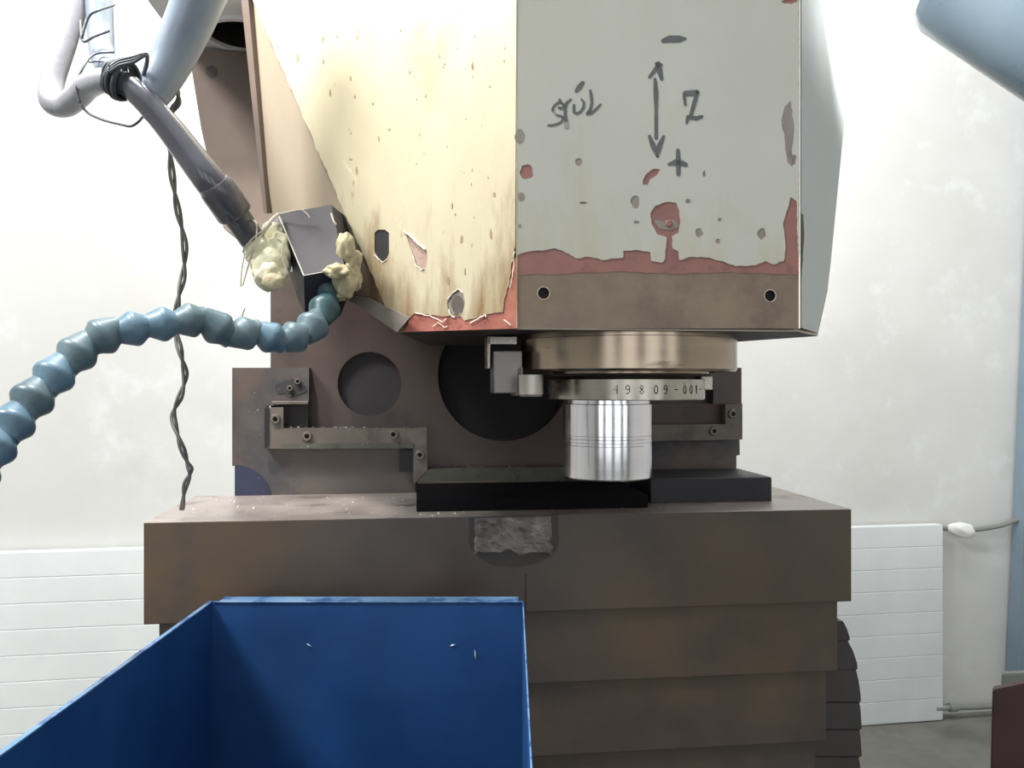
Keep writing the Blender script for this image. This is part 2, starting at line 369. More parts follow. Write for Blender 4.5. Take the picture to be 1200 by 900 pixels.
# upper casting box with the overhead bracket plate
P = MP(1.49)
b = NB(); plate(b, P, [(221, 60), (345, 60), (345, 300), (316, 300), (262, 268), (236, 152)], th=.12)
obj('upper_casting', b, M['column_up'], tcol)
b = NB(); lathe(b, P.at(248, 84)+P.n*.001, [(0, 0), (.011, 0)], P.n, 16); obj('plug', b, M['saddle'], tcol)
PB = Plane(EYE+EZ*.60, (0, 0, -1))
b = NB()
def on_pb(u, v): return L(u, v, .60)
c0 = PB.at(287, 40); cu, cv, _ = loc(c0)
qa = PB.at(222, 66); ua, va, _ = loc(qa)
outer = [on_pb(ua, va+.01), on_pb(ua-.005, 1.30), on_pb(cu+.25, 1.30), on_pb(cu+.25, va+.01)]
hole = [on_pb(cu+.062*math.cos(a*math.pi/18), cv+.062*math.sin(a*math.pi/18)) for a in range(36)]
plate(b, PB, outer, [hole], th=.02, px=False); obj('bracket_plate', b, M['pale_sheet'], tcol)
b = NB(); lathe(b, on_pb(cu, cv), [(.062, .03), (.062, -.006), (.072, -.006), (.072, .0)], (0, 0, 1), 36); soft(obj('bracket_ring', b, M['pale_sheet'], tcol))
b = NB(); lathe(b, on_pb(cu, cv), [(.0615, .0), (.0615, .12), (0, .12)], (0, 0, 1), 36); obj('port_bore', b, M['hole'], tcol)

# ---------------------------------------------------------------- saddle with wiper strips
COVER_Z = -.196
ts = empty('machine_saddle', L(.15, 1.48, COVER_Z), 'stepped grey-brown machine saddle with bolted wiper strips', 'machine part')
P = MP(1.47)
b = NB()
plate(b, P, [(272, 431), (362, 431), (362, 472), (312, 476), (312, 524), (487, 524), (487, 580), (275, 581), (275, 546), (272, 546)], th=.03)
obj('side_plate', b, M['saddle'], ts)
b = NB(); plate(b, MP(1.468), circ(275, 588, 43, 43, 20, -90, -10)+[(275, 580.5)], th=.004); obj('corner_disc', b, M['blue_dark'], ts, label='dark blue quarter disc at the lower corner')
b = NB(); plate(b, MP(1.47), [(836, 431), (869, 431), (869, 473), (836, 473)], th=.03)
plate(b, MP(1.478), [(700, 473), (866, 473), (867, 533), (863, 534), (863, 553), (700, 556)], th=.03)
obj('side_plate', b, M['saddle'], ts)
b = NB(); plate(b, MP(1.4775), [(720, 475), (850, 475), (850, 498), (720, 498)], th=.002); obj('inner_face', b, M['column'], ts)
b = NB(); plate(b, MP(1.476), [(332, 476), (361, 473), (361, 501), (332, 501)], th=.01); obj('inner_face', b, M['recess'], ts)
# ledge under the left corner block
b = NB(); pbox(b, 318, 470, 361, 474, 1.455, 1.48, .001); obj('ledge', b, M['wiper'], ts)
def screw(px, py, v, par, r=.0085):
    p = MP(v).at(px, py); n = MP(v).n
    b = NB(); lathe(b, p, [(r, 0), (r, .004), (r*.85, .0055), (r*.5, .0055), (r*.5, .001), (0, .001)], n, 20)
    s = obj('screw', b, M['screw'], par)
    soft(s)
    b = NB(); lathe(b, p+n*.0012, [(0, 0), (r*.5, 0)], n, 6); obj('socket', b, M['hole'], par)
def strip(pxs, v, m, screws=(), th=.018, label=None):
    b = NB(); plate(b, MP(v), pxs, th=th)
    o = obj('wiper_strip', b, M[m], ts, label=label)
    for s in screws: screw(s[0], s[1], v, o)
    return o
strip([(310, 478), (332, 477), (332, 502), (486, 502), (486, 524), (310, 526)], 1.452, 'wiper', [(323, 491), (360, 511), (461, 509)])
b = NB(); plate(b, MP(1.450), [(310, 478), (315, 478), (315, 523), (310, 526)], th=.004); obj('wiper_lip', b, M['black'], ts)
b = NB(); plate(b, MP(1.452), [(330, 520), (484, 519), (484, 525), (330, 526)], off=.003, th=.006); obj('wiper_lip', b, M['wiper_green'], ts)
strip([(484, 502), (500, 501), (501, 551), (487, 566), (484, 566)], 1.451, 'wiper', [(492, 533)])
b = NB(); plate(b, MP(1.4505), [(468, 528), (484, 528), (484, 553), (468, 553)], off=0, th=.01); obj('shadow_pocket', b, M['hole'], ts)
strip([(503, 550), (662, 547), (662, 562), (489, 565)], 1.451, 'wiper_green')
b = NB(); plate(b, MP(1.449), [(489, 565), (662, 562), (662, 566), (489, 570)], th=.012); obj('wiper_lip', b, M['wiper'], ts)
strip([(700, 499), (850, 497), (850, 474), (870, 473), (870, 515), (700, 518)], 1.452, 'wiper', [(858, 485), (836, 505)])
# oily spot with screws on the corner block
b = NB(); plate(b, MP(1.469), circ(341, 454, 16, 10, 18, jit=.25), th=.0008); obj('oil_spot', b, M['recess'], ts)
for (x, y) in ((340, 455), (349, 447)): screw(x, y, 1.468, ts, .0055)

# ---------------------------------------------------------------- black block on the cover, and a bar added as shade
b = NB(); pbox(b, 762, 560, 905, 590, 1.30, 1.44, .003)
tag(obj('black_block', b, M['black']), 'black rectangular iron block lying on the cover top right of the spindle'.replace(' right of', ' beyond'), 'block')
b = NB(); pbox(b, 488, 582, 760, 598, 1.25, 1.44, .002)  # bar added as solid shade for the dark gap beneath the wipers
tag(obj('shade_bar', b, M['gap_shade']), 'long black bar added in place of the shadowed gap on the cover top below the wiper strips', 'bar')

# ---------------------------------------------------------------- telescopic cover
tc_ = empty('telescopic_cover', L(.1, 1.33, -CZ+.6), 'stepped brown steel telescopic way cover under the spindle', 'machine cover')
P = MP(1.2); u0 = loc(P.at(168, 670))[0]; u1 = loc(P.at(998, 650))[0]
zs = [COVER_Z, -.341, -.452, -.566, -.69, -.80]
for k in range(5):
    b = NB(); ins = k*.0143+(.004 if k else 0); vf = 1.2+.009*k
    zt = zs[k]+(0 if k == 0 else .003); 
    if k == 0:
        ins = 0
        box(b, u0, u1, vf, 1.475, zs[1], zt, L, .0015)
        b.normal_update()
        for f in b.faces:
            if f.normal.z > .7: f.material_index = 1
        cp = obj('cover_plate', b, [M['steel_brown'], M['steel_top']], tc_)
    else:
        box(b, u0+ins, u1-ins, vf, 1.475-.004*k, zs[k+1], zs[k], L, .0015)
        obj('cover_plate', b, M['steel_brown'], tc_)
P0 = MP(1.2)
b = NB(); plate(b, P0, [(549, 606), (654, 603)]+circ(602, 632, 53, 32, 26, -12, 190), off=.0012, th=.003); obj('dark_oval', b, M['weld_dark'], cp)  # thin dark oval plate around the weld patch
b = NB()
gx, gy = 26, 15
vsg = {}
for i in range(gx+1):
    for j in range(gy+1):
        jl, jr = noise.noise(Vector((0, j*.35, 1)))*2.5, noise.noise(Vector((0, j*.45, 5)))*4
        xa, xb = 556+jl, 645+jr+(j/gy)*3; x = xa+(xb-xa)*i/gx
        ybot = 649+noise.noise(Vector((i*.22, 0, 2)))*5+(-2 if 9 < i < 13 else 0)
        ytop = 607-2*i/gx
        y = ytop+(ybot-ytop)*j/gy; x2 = x
        hgt = .0035+.0025*noise.noise(Vector((x*.09, y*.09, 0)))+.0014*noise.noise(Vector((x*.2, y*.2, 3)))
        if i in (0, gx) or j in (0, gy): hgt = .0
        vsg[i, j] = b.verts.new(P0.at(x2, y)+P0.n*(.0015+max(0, hgt)))
for i in range(gx):
    for j in range(gy): b.faces.new((vsg[i, j], vsg[i, j+1], vsg[i+1, j+1], vsg[i+1, j]))
bmesh.ops.recalc_face_normals(b, faces=b.faces); obj('weld_patch', b, M['weld'], cp, label='rough grey weld patch at the top edge')
b = NB(); plate(b, P0, [(615.2, 672), (616.4, 672), (616.4, 717), (615.2, 717)], off=.0006, th=.001); obj('seam', b, M['seam'], cp)
tb = empty('machine_bed', L(.1, 1.4, -CZ), 'heavy brown machine bed on the floor under the way cover', 'machine part')
b = NB(); box(b, u0+.12, u1-.12, 1.27, 1.49, -CZ, zs[5]-.001, L, .01); obj('bed_casting', b, M['column'], tb)
b = NB(); box(b, u0+.02, u1-.02, 1.22, 1.49, -CZ, -CZ+.12, L, .01); obj('bed_foot', b, M['column'], tb)

# bellows beside the cover
tbl = empty('rubber_bellows', L(.75, 1.56, -CZ), 'black stepped rubber bellows hanging behind the edge of the way cover', 'bellows')
segs = [(728, 752, 988, 996), (750, 786, 993, 1005), (784, 824, 1003, 1009), (822, 856, 1007, 1010), (854, 888, 1007, 1010), (886, 920, 1006, 1010), (918, 952, 1006, 1010), (950, 984, 1006, 1010)]
for (y0, y1, xa, xb) in segs:
    P = MP(1.50)
    prof = [(xa, y0), (xa+(xb-xa)*.55, y0+(y1-y0)*.35), (xb-.5, y1-(y1-y0)*.25), (xb, y1-2), (xb-4, y1), (925, y1), (925, y0)]
    b = NB(); plate(b, P, prof, th=.16); obj('fold', b, M['rubber'], tbl)
b = NB(); plate(b, MP(1.51), [(925, 980), (1004, 980), (1004, 1450), (925, 1450)], th=.1)
o = obj('bellows_tail', b, M['rubber'], tbl)

# ---------------------------------------------------------------- spindle head
th_ = empty('spindle_head', L(.3, 1.3, HZ), 'large worn milling spindle head, cream and grey paint chipped to red primer', 'machine head')
PF = MP(1.0)
PF = MP(.988)
FLb = L(loc(PF.at(605.5, 385))[0], .988, HZ); FRb = L(loc(PF.at(937, 385))[0], .988, HZ)
CRb = MP(1.10).at(958, 391); CRb.z = CZ+HZ
ABb = MP(1.083).at(465, 390); ABb.z = CZ+HZ
nA = (FLb-ABb).cross(EZ); nA = nA if nA.dot(EYE-FLb) > 0 else -nA
PA = Plane(FLb, nA)
nC = (CRb-FRb).cross(EZ); nC = nC if nC.dot(EYE-FRb) > 0 else -nC
PC = Plane(FRb, nC)
ABt = PA.at(297, 0)
B1 = MP(1.30).at(320, 255)
nB = (ABt-ABb).cross(B1-ABb); nB = nB if nB.dot(EYE-ABb) > 0 else -nB
PBf = Plane(ABb, nB)
B2 = PBf.at(285, 0); B3 = PBf.at(395, 343)
APX = None
up = lambda a, c, zt=.75: a+(c-a)*((zt+CZ-a.z)/(c.z-a.z))
top = .75
APX = PA.at(281.5, -27); ALT = PA.at(262, -140)
C2 = PC.at(970, 340); C3 = PC.at(1003, 0)
iA = -PA.n*.004
hL, hR = FLb+EV*.011+EU*.003, FRb+EV*.011-EU*.001
pts = [hL, hR, CRb, ABb+iA, hL+EZ*(top-HZ), hR+EZ*(top-HZ), C2, up(C2, C3), APX+iA, ALT+iA, B1, B3, ALT+EV*.12,
       L(.46, 1.44, HZ), L(.50, 1.44, top), L(-.12, 1.44, .20), L(-.2, 1.44, .6), L(.02, 1.44, HZ)]
hb = NB()
# body set 2 mm inside the painted skins
hull(hb, pts)
hb.normal_update()
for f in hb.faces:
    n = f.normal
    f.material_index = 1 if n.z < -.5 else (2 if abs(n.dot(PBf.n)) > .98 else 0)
obj('head_casting', hb, [M['cream'], M['under'], M['cream_shade']], th_)
# front: bare band plate, primer, paint
b = NB()
band = [(605.5, 385), (605.5, -260), (937, -260), (937, 385)]
plate(b, PF, band, [circ(637, 343.5, 7.2), circ(902.5, 346.5, 7.2)], off=0, th=.0108); obj('front_plate', b, M['band'], th_, label='bare brown steel nose band')
for x, y in ((637, 343.5), (902.5, 346.5)):
    b = NB(); p = MP(.9945).at(x, y); lathe(b, p, [(0, .0005), (.0085, .0005)], PF.n, 20); obj('bolt_hole', b, M['hole'], th_)
    b = NB(); p = MP(.9875).at(x, y); lathe(b, p, [(.0074, 0), (.0074, .0003), (.0079, .0003), (.0079, 0)], PF.n, 24); obj('hole_rim', b, M['peel'], th_)
PF = MP(.988)
prim = rough([(605, 322), (660, 321), (720, 318), (800, 321), (850, 319), (936, 322), (936, -250), (605, -250)], .8, 9)
edge = [(605, 300), (615, 296), (640, 293), (650, 291), (662, 296), (675, 303), (690, 301), (705, 305), (720, 303), (730, 302), (730, 294), (745, 293), (762, 296), (763, 306), (775, 308), (778, 306),
        (780, 291), (781, 278), (770, 275), (763, 262), (762, 250), (768, 241), (780, 237), (792, 238), (796, 248), (797, 262), (795, 273), (787, 277), (788, 291), (795, 295), (796, 305),
        (812, 301), (830, 302), (850, 308), (862, 312), (885, 311), (897, 306), (905, 310), (918, 306), (920, 293), (919, 278), (917, 262), (922, 246), (926, 231), (933, 236), (934, 262), (935.5, 300)]
edge = [e for e in rough(edge+[(935.5, -250), (605.8, -250)], .7, 4)]
chips = [((617, 202), 8, 9, 'primer'), ((744, 237), 5, 7.5, 'filler'), ((678, 190), 4, 5, 'filler'), ((819, 273), 4.5, 5, 'filler'), ((892, 274), 5, 6.5, 'filler'),
         ((806, 236), 3, 3, 'filler'), ((841, 283), 3, 3, 'filler'), ((843, 258), 2.3, 2.3, 'filler'), ((746, 261), 3.5, 2.2, 'filler'), ((825, 204), 2, 3.6, 'filler'), ((929, 187), 4, 6, 'filler'), ((683, 238), 5, 1.6, 'filler'), ((925, 2), 9, 3, 'primer')]
ds = [rough([(753, 212), (757, 204), (766, 198), (773, 199), (770, 205), (762, 210), (759, 217), (753, 217)], .4, 3)]
holes = [circ(c[0], c[1], rx, ry, 14, jit=.16) for c, rx, ry, _ in chips]+ds
b = NB(); plate(b, PF, prim, off=.0005, th=.0004); obj('primer_coat', b, M['primer'], th_, label='red primer coat showing through the paint')
b = NB(); plate(b, PF, edge, holes, off=.0013, th=.0008); obj('paint_coat', b, M['grey_paint'], th_, label='grey-green paint with a flaked lower edge')
for c, rx, ry, m in chips:
    if m == 'primer': continue
    b = NB(); plate(b, PF, circ(c[0], c[1], rx+1, ry+1, 14), off=.0008, th=.0003); obj('paint_chip', b, M[m], th_)
# chipped corner spots on the left edge and screw in the big chip
for (x, y, rx, ry) in ((607, 160, 6, 8), (608.5, 231, 4, 5), (607, 265, 2, 2.5)):
    b = NB(); plate(b, PF, circ(x+2, y, rx, ry, 14, jit=.1), off=.0016, th=.0003); obj('paint_chip', b, M['filler'], th_)
b = NB(); plate(b, PF, rough([(766, 257), (775, 259), (790, 258), (795, 266), (785, 270), (772, 268)], .5, 3), off=.001, th=.0004); obj('paint_chip', b, M['filler'], th_, label='grey filler inside the largest chip')
b = NB(); lathe(b, MP(.9868).at(784, 262), [(0, 0), (.005, 0), (.0035, .0012), (0, .0012)], PF.n, 14); obj('plug', b, M['primer'], th_)
b = NB(); plate(b, PF, rough([(919, 125), (926, 118), (930, 150), (927, 175), (928, 196), (922, 190), (919, 165), (915, 140)], .8, 4), off=.0015, th=.0003); obj('stain_mark', b, M['filler'], th_)
# handwriting
def stroke(b, pts, wd, P=PF, off=.0017):
    for i in range(len(pts)-1):
        (x0, y0), (x1, y1) = pts[i], pts[i+1]
        w0 = wd[i] if isinstance(wd, (list, tuple)) else wd; w1 = wd[i+1] if isinstance(wd, (list, tuple)) else wd
        dx, dy = x1-x0, y1-y0; l = math.hypot(dx, dy) or 1; nx, ny = -dy/l/2, dx/l/2
        plate(b, P, [(x0+nx*w0, y0+ny*w0), (x1+nx*w1, y1+ny*w1), (x1-nx*w1, y1-ny*w1), (x0-nx*w0, y0-ny*w0)], off=off, th=.0002)
    for i, (x, y) in enumerate(pts):
        w0 = wd[i] if isinstance(wd, (list, tuple)) else wd
        plate(b, P, circ(x, y, w0/2, n=10), off=off+.00002, th=.0002)
def zc(l, ox=630, oy=85, s=12): return [(ox+x/s, oy+y/s) for x, y in l]
b = NB()
stroke(b, zc([(305, 390), (330, 430), (375, 480), (330, 515), (300, 500)]), 3.2)
stroke(b, zc([(300, 425), (250, 455), (215, 500), (205, 540)]), 3)
stroke(b, zc([(270, 608), (345, 625), (350, 670), (330, 705), (260, 735), (190, 750), (150, 748)]), 2.9)
stroke(b, zc([(465, 385), (400, 440), (385, 500), (385, 600), (395, 680)]), [2.6, 3.6, 4, 3.8, 4.4])
stroke(b, zc([(508, 465), (508, 560), (540, 585), (600, 560), (640, 500), (650, 430), (610, 378)]), [3.2, 3.6, 3.2, 3.2, 3.2, 2.8, 2])
stroke(b, zc([(630, 150), (585, 210), (540, 265)]), [4.6, 6.4, 4.2])
stroke(b, zc([(738, 262), (752, 350), (760, 430), (740, 520), (700, 585), (760, 570), (820, 520), (880, 455)]), [3.2, 3.8, 3.6, 3.6, 4.4, 4, 3.2, 2.6])
obj('handwritten_word', b, M['marker'], th_, label='short handwritten word in dark marker')
b = NB(); stroke(b, zc([(215, 520), (230, 570), (265, 605)]), 3, off=.0016); stroke(b, zc([(405, 700), (405, 765)]), 6, off=.0016); obj('faded_stroke', b, M['marker_l'], th_)
def z2(l): return [(740+x/4.5, 20+y/4.5) for x, y in l]
b = NB(); stroke(b, z2([(165, 128), (200, 118), (250, 118), (282, 116)]), [5, 8.4, 8.2, 3]); obj('minus_mark', b, M['marker'], th_)
b = NB()
stroke(b, z2([(122, 330), (127, 400), (128, 500), (128, 640)]), [3.5, 6, 4, 4.2])
stroke(b, z2([(94, 318), (120, 285), (140, 252)]), [4, 4.6, 5]); stroke(b, z2([(140, 248), (146, 285), (157, 330)]), [5.5, 6.6, 4])
stroke(b, z2([(128, 248), (156, 255)]), 3.6)
stroke(b, z2([(93, 630), (112, 680), (135, 738)]), [3.5, 6.5, 3]); stroke(b, z2([(167, 632), (145, 685), (135, 738)]), [3.5, 6.5, 3])
obj('arrow_mark', b, M['marker'], th_, label='double-headed vertical arrow in dark marker')
b = NB(); stroke(b, z2([(282, 465), (276, 420), (282, 405), (340, 402)]), [3, 4, 6.5, 7.5]); stroke(b, z2([(345, 400), (325, 470), (310, 525)]), [5, 5, 4.4])
stroke(b, z2([(288, 562), (296, 530), (340, 536), (368, 527)]), [2.4, 5, 5.2, 4]); obj('letter_mark', b, M['marker'], th_, label='handwritten capital Z in dark marker')
b = NB(); stroke(b, z2([(243, 705), (245, 770), (245, 830)]), [4.5, 6, 5]); stroke(b, z2([(197, 778), (240, 765), (285, 780)]), [4, 8, 5]); obj('plus_mark', b, M['marker'], th_)
PF0 = MP(.988)
# thin worn corner line on the right front edge
b = NB(); tube(b, [PF0.at(937, -200), PF0.at(937, 385)], .0013, 6); obj('worn_edge', b, M['peel'], th_)
b = NB(); tube(b, [PF0.at(606, -200), PF0.at(606, 385)], .0016, 6); obj('worn_edge', b, M['cream'], th_)
b = NB(); box(b, loc(PF0.at(606.5, 385))[0], loc(PF0.at(937, 385))[0], .9875, 1.0, HZ-.0012, HZ+.0002); obj('lower_edge', b, M['filler'], th_)
# chamfer on the far side of the front plate
b = NB()
side = rough([(938.5, -250), (938.5, 384), (957.5, 390.5)], .01, 400)[:3]+[(961, 372), (963, 360), (966, 345), (969, 338), (972, 315), (1003, 0), (1027, -250)]
plate(b, PC, side, off=.001, th=.0009); obj('side_skin', b, M['grey_side'], th_, label='pale grey side face, worn at the edge')
b = NB(); plate(b, PC, rough([(937.5, 250), (940, 252), (941, 275), (939, 310), (937.8, 325)], .3, 4), off=.0016, th=.0005)
obj('paint_chip', b, M['under'], th_)
# cream face
cl = [(607.5, -250), (604.5, 290), (600, 310), (597, 335), (592, 350), (590, 366), (575, 368), (560, 373), (545, 376), (541, 371), (520, 371), (505, 369), (487, 367), (482, 372), (466, 388), (441, 332), (430, 305), (420, 285), (416, 276), (297.5, 0), (281.5, -27), (262, -140), (262, -250)]
slot = [(440, 273), (444, 269.5), (452, 269.5), (457, 273), (457, 297), (454, 304), (449, 307.5), (444, 302), (440, 295)]
tri = [(476, 271), (483, 279), (491, 287), (501, 295), (502, 304), (500, 314), (495, 317), (489, 311), (485, 298), (480, 285)]
rnd = [(525, 355), (530, 345), (538, 340), (544, 345), (546, 355), (543, 366), (540, 371), (530, 369), (526, 363)]
cl2 = rough(cl[1:21], .9, 4, False)
outer = [cl[0]]+cl2+[(x, y) for x, y in cl[20:]]
b = NB(); plate(b, PA, outer, [slot, tri, rnd], off=.0022, th=.0010); obj('cream_coat', b, M['cream'], th_, label='cream paint coat flaked along its bottom')
b = NB(); plate(b, PA, [(605, 300), (605, 385), (475, 389), (484, 364), (520, 360), (585, 355)], off=.0011, th=.0008); obj('primer_coat', b, M['primer_hot'], th_, label='bright red primer along the bottom edge')
b = NB(); plate(b, PA, [(436, 266), (461, 266), (461, 309), (436, 309)], off=.0010, th=.0005); obj('slot_hole', b, M['hole'], th_, label='dark slotted hole in the cream face')
b = NB(); plate(b, PA, [(473, 268), (505, 290), (505, 320), (485, 320)], off=.0010, th=.0005); obj('paint_chip', b, M['chip_pink'], th_)
b = NB(); plate(b, PA, circ(536, 355, 13, 17), off=.0013, th=.0005); obj('paint_chip', b, M['filler'], th_, label='round grey chip with peeling rim')
b = NB(); plate(b, PA, circ(537, 357, 7, 11), off=.0018, th=.0005); obj('screw_head', b, M['screw'], th_)
def rim(pts, r=.0011, m='peel', P=PA, off=.0028):
    b = NB(); tube(b, [P.at(*p)+P.n*(off+R.uniform(-.0004, .0008)) for p in pts], r, 6); obj('peeling_rim', b, M[m], th_)
for pts_, r_ in (([(475, 271), (483, 278), (492, 287), (502, 295)], .0013), ([(485, 300), (489, 312), (495, 317), (501, 313)], .0007), ([(440, 299), (445, 304), (450, 308), (457, 302)], .0006),
                 ([(525, 352), (531, 344), (538, 339), (545, 346)], .0006), ([(527, 363), (531, 371), (539, 373)], .0007), ([(488, 367), (505, 370), (520, 378), (527, 372)], .0006), ([(552, 379), (562, 374), (570, 369), (573, 375)], .0008),
                 ([(604, 295), (602, 322), (598, 340)], .0005), ([(508, 383), (515, 378), (522, 384), (530, 380)], .0005), ([(592, 375), (597, 379), (602, 384)], .0007)):
    rim(rough(pts_, .6, 3, False), r_)
# small dents in the cream face
b = NB()
for (x, y, a, c) in ((350, 68, 1.2, 5), (380, 73, 1, 3), (388, 110, 1.2, 4), (396, 43, 1.2, 1.5), (417, 114, 1, 2), (412, 187, 2, 1), (419, 200, 1.2, 5), (445, 163, 1, 3), (457, 152, 1.2, 1.2), (481, 85, 1.3, 2.3), (412, 92, 1.2, 3), (438, 122, 1, 1.5), (531, 242, .9, 4), (542, 280, 1.6, 5), (576, 275, 1.5, 6), (580, 228, 1.3, 3), (526, 330, 2, 5), (546, 318, .8, 5)):
    plate(b, PA, circ(x, y, a, c, 8, jit=.25), off=.0026, th=.0003)
for k in range(34):
    x, y = R.uniform(340, 595), R.uniform(5, 300)
    if x < 330+y*.5: continue
    plate(b, PA, circ(x, y, R.uniform(.4, .9), R.uniform(.5, 2), 6, jit=.3), off=.0026, th=.0003)
o = obj('paint_nick', b, M['nick'], th_); o['kind'] = 'stuff'
# side facet: lower dirty filler and dark edge strip
b = NB(); plate(b, PBf, [(397, 342), (432, 349), (481, 372), (466, 389.5)], off=.0012, th=.001); obj('bare_corner', b, M['filler'], th_)
b = NB(); plate(b, PBf, [(283, -40), (292, -40), (317, 250), (313, 250)], off=.006, th=.012); obj('edge_strip', b, M['column_up'], th_, label='thin dark strip along the side edge')

# spindle nose
SU, _, _ = loc(MP(1.15).at(733, 420)); SC = L(SU, 1.15, 0)
def sz(py, depth): return (450-py)/F*depth
Rf = .1565
b = NB(); zb = sz(434, 1.01)
lathe(b, SC, [(0, HZ), (Rf-.004, HZ), (Rf-.004, HZ-.006), (Rf, HZ-.007), (Rf, zb+.003), (Rf-.003, zb), (.118, zb), (.118, zb-.004), (0, zb-.004)], seg=96)
soft(obj('spindle_nose', b, M['nose'], th_, label='wide turned steel flange of the spindle nose'))
b = NB(); lathe(b, SC, [(0, zb-.003), (.128, zb-.003), (.125, zb-.006), (.098, zb-.007), (.098, .001), (0, .001)], seg=64); soft(obj('neck', b, M['under'], th_))
# drive keys
tk = NB()
def kbox(b, x0, y0, x1, y1, v, v2, bev=.001): pbox(b, x0, y0, x1, y1, v, v2, bev)
b = NB(); kbox(b, 579, 411, 612, 461, 1.10, 1.16, .0015); kbox(b, 605, 430, 613, 464, 1.10, 1.16, .0015); obj('drive_key', b, M['key'], th_)
b = NB(); lathe(b, MP(1.07).at(622, 452)-EZ*.0145, [(0, 0), (.014, 0), (.0165, .003), (.0165, .029), (0, .029)], (0, 0, 1), 24); soft(obj('key_plug', b, M['keyl'], th_))
b = NB(); kbox(b, 571, 394, 606, 404, 1.12, 1.16, .001); kbox(b, 571, 394, 575, 432, 1.12, 1.16, .001); obj('key_bracket', b, M['keyl'], th_, label='bright L-shaped key bracket')
b = NB(); kbox(b, 576, 404, 606, 411, 1.125, 1.15, 0); obj('key_slot', b, M['hole'], th_)
b = NB(); kbox(b, 822, 437, 835.5, 457, 1.12, 1.16, .001); obj('drive_key', b, M['keyl'], th_)

# tool in the spindle
tt = empty('boring_tool', L(SU, 1.15, sz(562, 1.15)), 'bright steel tool clamped in the spindle, short polished cylinder under a stamped ring', 'tool')
Rr = .1125; z1, z0 = sz(443.5, 1.04), sz(470, 1.04)
b = NB(); lathe(b, SC, [(0, z1), (Rr-.001, z1), (Rr, z1-.001), (Rr, z0+.001), (Rr-.001, z0), (0, z0)], seg=96)
for v in b.verts:      # flat milled on the far right of the ring
    u, vv, zz = loc(v.co)
    if u-SU > .106: v.co -= EU*((u-SU)-.106)
ring = soft(obj('tool_ring', b, M['ring'], tt, label='turned steel ring stamped with a number'))
CU = loc(MP(1.15).at(712, 520))[0]; CC = L(CU, 1.15, 0); Rc = .0638
zt, zbm = z0, sz(567.5, 1.15-.064)
prof = [(0, zt), (Rc-.003, zt), (Rc-.003, zt-.006), (Rc, zt-.007)]
for k in (516, 524):
    zz = sz(k, 1.086); prof += [(Rc, zz+.0025), (Rc-.0004, zz+.002), (Rc-.0004, zz-.002), (Rc, zz-.0025)]
prof += [(Rc, zbm+.002), (Rc-.002, zbm), (0, zbm)]
b = NB(); lathe(b, CC, prof, seg=128); soft(obj('tool_cylinder', b, M['chrome'], tt, label='polished steel cylinder'), 25)
G = {'4': [[(1, .45), (0, .45), (.8, 1), (.8, 0)]], '9': [[(.1, .1), (.5, 0), (.9, .3), (.9, .8), (.5, 1), (.1, .85), (.1, .6), (.5, .45), (.9, .6)]], '8': [[(.5, .52), (.9, .75), (.5, 1), (.1, .75), (.5, .52), (.95, .25), (.5, 0), (.05, .25), (.5, .52)]],
     '0': [[(.5, 0), (.1, .25), (.1, .75), (.5, 1), (.9, .75), (.9, .25), (.5, 0)]], '-': [[(.05, .5), (.95, .5)]], '1': [[(.2, .75), (.6, 1), (.6, 0)]]}
b = NB()
for ch, x in (('4', 721), ('9', 734), ('8', 749), ('0', 764.5), ('9', 775), ('-', 786.5), ('0', 797), ('0', 804.5), ('1', 811), ('-', 816.5)):
    # angle on the ring from the pixel column
    cpx = 732.5; s = max(-1, min(1, (x-cpx)/93.)); a = math.asin(s)
    for line in G[ch]:
        pts = []
        for gx_, gy_ in line:
            an = a+(gx_-.5)*.0058/Rr
            zz = (z1+z0)/2+(gy_-.5)*.0115
            pts.append(L(SU+math.sin(an-.245)*Rr*1.0002, 1.15-math.cos(an-.245)*Rr*1.0002, zz))
        tube(b, pts, .0007, 5)
obj('stamped_number', b, M['hole'], ring, label='dark stamped digits')

# ---------------------------------------------------------------- blue bin
BY = 1.07
def BX(px, py, y): return EYE+ray(px, py)*y
zt = -(706-450)/F*BY; xl = (248-600)/F*BY; xr = (612-600)/F*BY
def LB(u, v, z): return EYE+Vector((u, v, z))
tbn = empty('blue_bin', LB((xl+xr)/2, .75, -CZ), 'deep open blue sheet metal bin in front of the way cover', 'bin')
YF = .30; ZB = -CZ+.1; t_ = .004
b = NB(); box(b, xl, xr, BY, BY+t_, ZB, zt, LB); obj('back_wall', b, M['blue'], tbn)
b = NB(); faces_from(b, [LB(xl-t_, YF, ZB), LB(xl, YF, ZB), LB(xl, BY+t_, ZB), LB(xl-t_, BY+t_, ZB), LB(xl-t_, YF, zt), LB(xl, YF, zt), LB(xl, BY+t_, zt), LB(xl-t_, BY+t_, zt)], HEX); obj('side_wall', b, M['blue'], tbn)
b = NB(); box(b, xr, xr+.0022, YF, BY+t_, ZB, zt, LB); obj('side_wall', b, M['blue'], tbn)
b = NB(); box(b, xl-t_, xr+t_, YF-t_, YF, ZB, zt, LB); obj('front_wall', b, M['blue'], tbn)
b = NB(); box(b, xl, xr, YF, BY, ZB, ZB+t_, LB); obj('bin_floor', b, M['blue'], tbn)
b = NB(); box(b, xl+.01, xr-.005, BY-.001, BY+.022, zt, zt+.002, LB, .0006); obj('back_flange', b, M['blue_edge'], tbn, label='worn pale edge flange')
b = NB(); tube(b, [LB(xl+.003, BY-.001, zt+.001), LB(xr, BY-.001, zt+.001)], .0012, 6); obj('back_bead', b, M['blue_edge'], tbn)
b = NB(); box(b, xl-t_-.0005, xl+.0006, YF, BY+t_, zt-.0005, zt+.0012, LB); obj('rim', b, M['blue_edge'], tbn)
